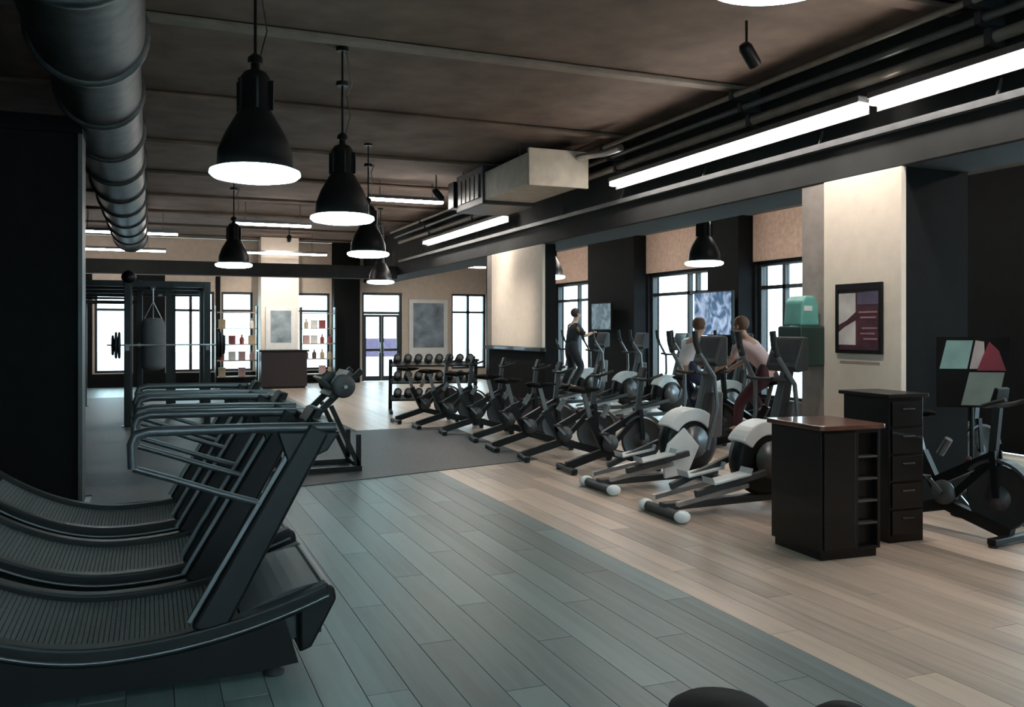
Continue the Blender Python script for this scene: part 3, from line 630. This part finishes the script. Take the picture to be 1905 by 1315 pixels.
# display shelves with goods, before the far windows
def shelf(x, y, wd, label):
    t = thing('display_shelf', label, 'shelf', (x, y, 0), 0, 'display shelves at the far windows')
    for s in (-1, 1): MB().box(s*wd/2-.02, s*wd/2+.02, -.15, .15, 0, 2.3).build('side_post', M_black, t)
    for z in (.3, .75, 1.2, 1.65, 2.1): MB().box(-wd/2+.02, wd/2-.02, -.15, .15, z, z+.03).build('shelf_board', mat('shelf_tan', (.30, .24, .18), .6), t)
    return t
gcol = [mat('goods_pink', (.45, .28, .26), .6), mat('goods_tan', (.40, .30, .18), .6), mat('goods_red', (.22, .04, .04), .6), mat('goods_white', (.6, .58, .55), .6), mat('goods_brown', (.09, .05, .03), .6)]
gn = ['rose', 'tan', 'red', 'white', 'brown']
for (sx, sy, wd, lb) in ((4.62, 26.6, 1.0, 'tan display shelves beside the dark pilaster'), (2.25, 26.0, 1.1, 'tan display shelves beside the cream far column')):
    shelf(sx, sy, wd, lb)
    for z in (.33, .78, 1.23, 1.68):
        for k in range(4):
            if random.random() < .25: continue
            c = random.randrange(5); x = sx-wd/2+.16+k*(wd-.3)/3
            if random.random() < .5:
                o = MB().lathe([(.06, 0), (.065, .14), (.05, .18), (.022, .21), (.022, .25), (.028, .25), (.028, .27)], 12).build('bottle', gcol[c]); cat = 'bottle'
            else:
                o = MB().box(-.09, .09, -.08, .08, 0, .2).box(-.095, .095, -.085, .085, .2, .24).build('box', gcol[c], bevel=.004); cat = 'box'
            o.location = (x, sy, z)
            tag(o, '%s %s on the display shelves %s' % (gn[c], cat, 'beside the dark pilaster' if sx > 4 else 'beside the cream far column'), cat, 'goods on the display shelves')

# ------------------------------------------------------------------ strength area on the left
rk = thing('power_rack', 'tall black training rig with crossbars on the rubber floor', 'rack', (-.35, 16.3, .008))
UX = [-1.45, -.62, .05, .72, 1.28]
for x in (-1.1, 0, 1.27):
    for y in (0, 1.3):
        u = MB().box(x-.055, x+.055, y-.055, y+.055, .01, 2.46).build('upright', M_black, rk, bevel=.006)
        MB().box(x-.09, x+.09, y-.09, y+.09, 0, .012).build('foot_plate', M_black, u)
    MB().box(x-.035, x+.035, .046, 1.254, 2.38, 2.46).build('top_beam', M_black, rk)
    MB().box(x-.035, x+.035, .046, 1.254, .08, .15).build('bottom_beam', M_black, rk)
for y in (0, 1.3):
    MB().box(-1.055, -.046, y-.04, y+.04, 2.36, 2.46).build('crossbar', M_black, rk); MB().box(.046, 1.224, y-.04, y+.04, 2.36, 2.46).build('crossbar', M_black, rk)
    MB().tube([(-1.05, y, 2.2), (-.05, y, 2.2)], .02, 8).build('pull_up_bar', M_black, rk)
MB().ell((.02, -.05, 2.52), (.12, .10, .11)).build('joint_cap', M_black, rk)
for x in (0, 1.27): MB().box(x-.03, x+.03, -.17, -.046, 1.28, 1.36).build('hook', M_grey, rk)
MB().box(.62, .72, 1.2, 1.29, .01, 2.36).build('upright', M_black, rk)
bb = thing('barbell', 'loaded barbell resting on the hooks of the training rig', 'barbell', (.285, 16.18, 1.38))
MB().tube([(-.95, 0, 0), (1.0, 0, 0)], .014, 8).build('bar', M_steel, bb)
for s in (-1, 1):
    for k, r in enumerate((.225, .225, .17)): MB().lathe([(.03, -.02), (r-.02, -.02), (r, -.01), (r, .01), (r-.02, .02), (.03, .02)], 24, (.02+s*(.78+k*.05), 0, 0), 'x').build('plate', M_rubber, bb)
hb = thing('punching_bag', 'grey canvas heavy bag hanging inside the training rig', 'punching bag', (pt(285, 640, 15.3).x, 16.75, .93))
MB().lathe([(.10, 0), (.18, .03), (.195, .1), (.2, .6), (.185, .84), (.15, .9), (.05, .92)], 24).build('body', M_greycanvas, hb)
for a in range(4): MB().tube([(.15*math.cos(a*1.571), .15*math.sin(a*1.571), .88), (0, 0, 1.2)], .008, 5).build('chain', M_steel, hb)
MB().tube([(0, 0, 1.2), (0, 0, 1.43)], .012, 6).build('hanger', M_steel, hb)
hx = hb.location.x
MB().box(hx+.35-.04, hx+.35+.04, .04, 1.26, 2.36, 2.44).build('bag_beam', M_black, rk)
rk2 = copy_tree(rk); place(rk2, (-.2, 19.6, .008), 0, 'second black training rig, behind the one with the heavy bag', None)
tag(rk, 'black training rig holding the heavy bag and barbell', 'rack', 'training rigs'); rk2['group'] = 'training rigs'
# leg press on the rubber mat
lp = thing('leg_press', 'black sloping leg press with twin rails on the rubber mat', 'leg press', (1.82, 10.5, .008), 0)
for s in (-1, 1):
    MB().bar((-.42, s*.28, .32), (.46, s*.28, 1.16), .05, .07, (0,0,1)).build('rail', M_black, lp, bevel=.006)
    MB().bar((-.6, s*.32, .03), (.45, s*.32, .03), .06, .06).build('floor_beam', M_black, lp)
    MB().bar((.42, s*.30, .06), (.10, s*.30, .76), .05, .05, (1,0,0)).build('post', M_black, lp); MB().bar((.42, s*.30, .06), (.42, s*.30, .42), .05, .05, (1,0,0)).build('post', M_black, lp)
    MB().bar((-.40, s*.30, .06), (-.40, s*.30, .36), .05, .05, (1,0,0)).build('post', M_black, lp)
    pe = MB().tube([(.22, s*.28, .99), (.22, s*.56, .99)], .022, 8).build('plate_peg', M_steel, lp)
    for k in range(2): MB().lathe([(.03, -.022), (.12, -.022), (.135, -.01), (.135, .01), (.12, .022), (.03, .022)], 24, (.22, s*(.36+k*.06), .99), 'y').build('plate', M_dgrey, pe)
MB().bar((.42, -.27, .06), (.42, .27, .06), .05, .05).build('cross_tube', M_black, lp); MB().bar((-.6, -.29, .03), (-.6, .29, .03), .06, .06).build('cross_tube', M_black, lp)
MB().bar((.10, 0, .86), (.34, 0, 1.14), .62, .06, (0,0,1)).build('sled', M_dgrey, lp)
MB().bar((.0, 0, 1.08), (.20, 0, .88), .52, .03, (0,0,1)).build('foot_platform', M_dgrey, lp)
MB().bar((-.95, 0, .62), (-.62, 0, .28), .42, .09, (0,0,1)).build('back_pad', M_vinyl, lp, bevel=.02); MB().bar((-.62, 0, .26), (-.36, 0, .30), .40, .08).build('seat_pad', M_vinyl, lp, bevel=.02)
MB().bar((-.80, 0, .40), (-.6, 0, .05), .06, .06).build('strut', M_black, lp)
# dumbbell rack
dr = thing('dumbbell_rack', 'black three-tier dumbbell rack past the last front-row bike', 'rack', (5.22, 16.9, 0), math.radians(-12))
for s in (-1, 1):
    MB().bar((s*.85, .25, .03), (s*.85, .05, 1.05), .05, .07, (1,0,0)).build('side_frame', M_black, dr); MB().bar((s*.85, -.35, .03), (s*.85, .35, .03), .06, .06).build('foot', M_black, dr)
for k in range(3): MB().bar((-.85, -.12+k*.06, .30+k*.33), (.85, -.12+k*.06, .30+k*.33), .30, .03, (0, -.25, 1)).build('tier', M_black, dr); 
db0 = None
mx = Matrix.Rotation(math.radians(-12), 4, 'Z')
for k in range(3):
    for i in range(8):
        if db0 is None:
            o = db0 = thing('dumbbell', 'black rubber dumbbell with grey end cap lying on the dumbbell rack', 'dumbbell', (0,0,0), 0, 'dumbbells on the rack')
            MB().tube([(0, -.07, 0), (0, .07, 0)], .016, 8).build('handle', M_steel, o)
            for s in (-1, 1):
                h_ = MB().lathe([(.07, s*.06), (.078, s*.07), (.078, s*.13), (.07, s*.14)], 14, (0,0,0), 'y').build('head', M_rubber, o)
                MB().lathe([(.045, s*.1405), (.045, s*.144)], 14, (0,0,0), 'y').build('end_cap', M_grey, h_)
        else: o = copy_tree(db0)
        o.location = Vector((5.22, 16.9, 0))+mx @ Vector((-.72+i*.205, -.12+k*.06, .30+k*.33+.098)); o.rotation_euler = (math.radians(-14), 0, math.radians(-12)); o['label'] = 'black rubber dumbbell with grey end cap on the %s tier of the dumbbell rack' % ('bottom', 'middle', 'top')[k]
# low stools at the bottom edge
def stool(loc, r, z, label):
    t = thing('stool', label, 'stool', loc, 0, 'low round stools')
    MB().lathe([(.001, z-.07), (r-.02, z-.07), (r, z-.05), (r, z-.02), (r-.03, z), (.001, z+.008)], 28).build('seat', M_vinyl, t)
    for a in range(4):
        c, s_ = math.cos(a*math.pi/2+.4), math.sin(a*math.pi/2+.4)
        MB().tube([(c*r*.55, s_*r*.55, z-.07), (c*r*.9, s_*r*.9, 0)], .014, 8).build('leg', M_black, t)
    MB().tube([(r*.72*math.cos(2*math.pi*i/16), r*.72*math.sin(2*math.pi*i/16), z*.42) for i in range(16)], .009, 6, True).build('ring', M_black, t)
p = pt(1340, 1300, 2.85); stool((p.x, p.y, 0), .165, p.z-.015, 'low round black stool out on the grey planks')
p = pt(1572, 1318, 2.6); stool((p.x, p.y, 0), .09, p.z+.0, 'smaller round black stool beside the larger one')

# ------------------------------------------------------------------ people
dg = bpy.context.evaluated_depsgraph_get
def skin(name, pts, edges, rad, root, m, parent, lv=1):
    me = bpy.data.meshes.new(name); me.from_pydata(pts, edges, []); o = bpy.data.objects.new(name, me); col.objects.link(o)
    sk = o.modifiers.new('s', 'SKIN'); sk.use_smooth_shade = True
    if not me.skin_vertices: me.skin_vertices.new() if hasattr(me.skin_vertices, 'new') else None
    bpy.context.view_layer.objects.active = o
    for i, r in enumerate(rad):
        v = me.skin_vertices[0].data[i]; v.radius = (r, r) if not isinstance(r, tuple) else r; v.use_root = (i == root)
    sb = o.modifiers.new('d', 'SUBSURF'); sb.levels = lv; sb.render_levels = lv
    bpy.context.view_layer.update()
    nm_ = bpy.data.meshes.new_from_object(o.evaluated_get(dg())); bpy.data.objects.remove(o)
    nm_.materials.clear(); nm_.materials.append(m); nm_.polygons.foreach_set('use_smooth', [True]*len(nm_.polygons))
    q = bpy.data.objects.new(name, nm_); col.objects.link(q); q.parent = parent; return q
def person(label, loc, rz, J, shirt, legs, hair, sleeves=True):
    t = thing('person', label, 'person', loc, rz)
    P = []; E = []; R = []; ix = {}
    def v(n, p, r, par=None):
        ix[n] = len(P); P.append(tuple(p)); R.append(r)
        if par: E.append((ix[par], ix[n]))
    V = lambda n: Vector(J[n]) if n in J else Vector(P[ix[n]])
    v('pelvis', J['pelvis'], .105); v('spine', (V('pelvis')+V('chest'))/2, .095, 'pelvis'); v('chest', J['chest'], .105, 'spine')
    nk = V('neck'); hd = V('head'); up = (hd-nk).normalized(); fw = Vector(J.get('face', (1,0,0)))
    v('neck', nk, .055, 'chest'); v('jaw', nk+(hd-nk)*.55+fw*.02, .065, 'neck'); v('skull', hd, .09, 'jaw'); v('crown', hd+up*.075, .07, 'skull')
    v('nose', hd+fw*.115-up*.02, .013, 'skull')
    for s in 'LR':
        v('sh'+s, J['sh'+s], .06, 'chest'); v('el'+s, J['el'+s], .045, 'sh'+s); v('wr'+s, J['wr'+s], .03, 'el'+s)
        dr_ = (V('wr'+s)-V('el'+s)).normalized(); side = dr_.cross(Vector((0,0,1))).normalized()
        v('pa'+s, V('wr'+s)+dr_*.07, .034, 'wr'+s)
        for k, ln in enumerate((.070, .082, .076, .06)):
            a = V('pa'+s)+dr_*.03+side*(-.033+.022*k); v('f%d%s' % (k, s), a, .010, 'pa'+s); v('g%d%s' % (k, s), a+dr_*ln*.5-Vector((0,0,.015)), .009, 'f%d%s' % (k, s)); v('h%d%s' % (k, s), a+dr_*ln*.6-Vector((0,0,.045)), .008, 'g%d%s' % (k, s))
        sg = -1 if s == 'L' else 1
        v('t'+s, V('wr'+s)+dr_*.045+side*sg*-.045, .011, 'wr'+s); v('u'+s, V('wr'+s)+dr_*.08+side*sg*-.06-Vector((0,0,.02)), .009, 't'+s)
        v('hi'+s, J['hi'+s], .09, 'pelvis'); v('kn'+s, J['kn'+s], .06, 'hi'+s); v('ca'+s, V('kn'+s)*.6+V('an'+s)*.4, .058, 'kn'+s); v('an'+s, J['an'+s], .04, 'ca'+s); v('to'+s, V('an'+s)+Vector((.15, 0, -.06)), .035, 'an'+s)
    body = skin('body', P, E, R, 0, M_skin, t, 1)
    def sub(name, names, edges, rr, m): skin(name, [P[ix[n]] for n in names], [(names.index(a), names.index(b_)) for a, b_ in edges], rr, 0, m, t, 1)
    sub('shirt', ['pelvis', 'spine', 'chest', 'shL', 'shR', 'elL', 'elR'], [('pelvis', 'spine'), ('spine', 'chest'), ('chest', 'shL'), ('chest', 'shR'), ('shL', 'elL'), ('shR', 'elR')], [.145, .14, .145, .088, .088, .064, .064], shirt)
    sub('trousers', ['pelvis', 'spine', 'hiL', 'hiR', 'knL', 'knR', 'anL', 'anR'], [('pelvis', 'spine'), ('pelvis', 'hiL'), ('pelvis', 'hiR'), ('hiL', 'knL'), ('hiR', 'knR'), ('knL', 'anL'), ('knR', 'anR')], [.14, .12, .115, .115, .085, .085, .065, .065], legs)
    hb_ = MB(); c = hd+up*.04-fw*.035; hb_.ell(c, (.105, .10, .105), 14, 10); hb_.build('hair', hair, t)
    e = MB(); sd = fw.cross(up).normalized()
    for s in (-1, 1): q = hd+fw*.083+sd*s*.034+up*.005; e.ell(q, (.012, .012, .009), 8, 6)
    e.build('eyes', M_hair, t)
    mo = MB(); q = hd+fw*.085-up*.065; mo.ell(q, (.014, .026, .007), 8, 6); mo.build('mouth', M_maroon, t)
    for s in (-1, 1): q = hd+sd*s*.092-fw*.005; MB().ell(q, (.02, .012, .03), 8, 6).build('ear', M_skin, t)
    for s in 'LR':
        a = V('an'+s); MB().ell(a+Vector((.07, 0, -.055)), (.14, .05, .045), 12, 8).build('shoe', M_blackcloth, t)
    return t
def rider(lean=.32):
    J = dict(pelvis=(-.30, 0, 1.07), chest=(-.30+lean, 0, 1.42), neck=(-.24+lean, 0, 1.53), head=(-.17+lean, 0, 1.68))
    for s, sg in (('L', 1), ('R', -1)):
        J['sh'+s] = (-.28+lean, sg*.18, 1.45); J['el'+s] = (.17, sg*.22, 1.24); J['wr'+s] = (.38, sg*.21, 1.12)
        J['hi'+s] = (-.26, sg*.10, 1.02)
    J['knR'] = (.10, -.13, .82); J['anR'] = (-.06, -.15, .56); J['knL'] = (.12, .13, .66); J['anL'] = (.13, .15, .32)
    J['face'] = (.93, 0, -.36)
    return J
x, y, r, _ = RID[0]; person('person in a pale pink top riding an exercise bike, leaning on the handlebar', (x, y, 0), r, rider(.34), M_pinkcloth, M_maroon, M_hairb)
x, y, r, _ = RID[1]; person('person in a white shirt riding an exercise bike under the blue screen', (x, y, 0), r, rider(.28), M_whitecloth, M_navy, M_hairb)
J = dict(pelvis=(-.12, 0, 1.28), chest=(-.04, 0, 1.66), neck=(-.02, 0, 1.80), head=(.02, 0, 1.96), face=(1, 0, 0))
for s, sg in (('L', 1), ('R', -1)):
    J['sh'+s] = (-.05, sg*.19, 1.71); J['el'+s] = (.08, sg*.28, 1.50); J['wr'+s] = (.24, sg*.255, 1.56); J['hi'+s] = (-.12, sg*.1, 1.22)
J['knL'] = (.0, .18, .84); J['anL'] = (-.20, .20, .46); J['knR'] = (.06, -.18, .84); J['anR'] = (-.20, -.20, .46)
person('person in black on an elliptical, dark against the window', (8.45, ELY[4], 0), 0, J, M_blackcloth, M_blackcloth, M_hair)
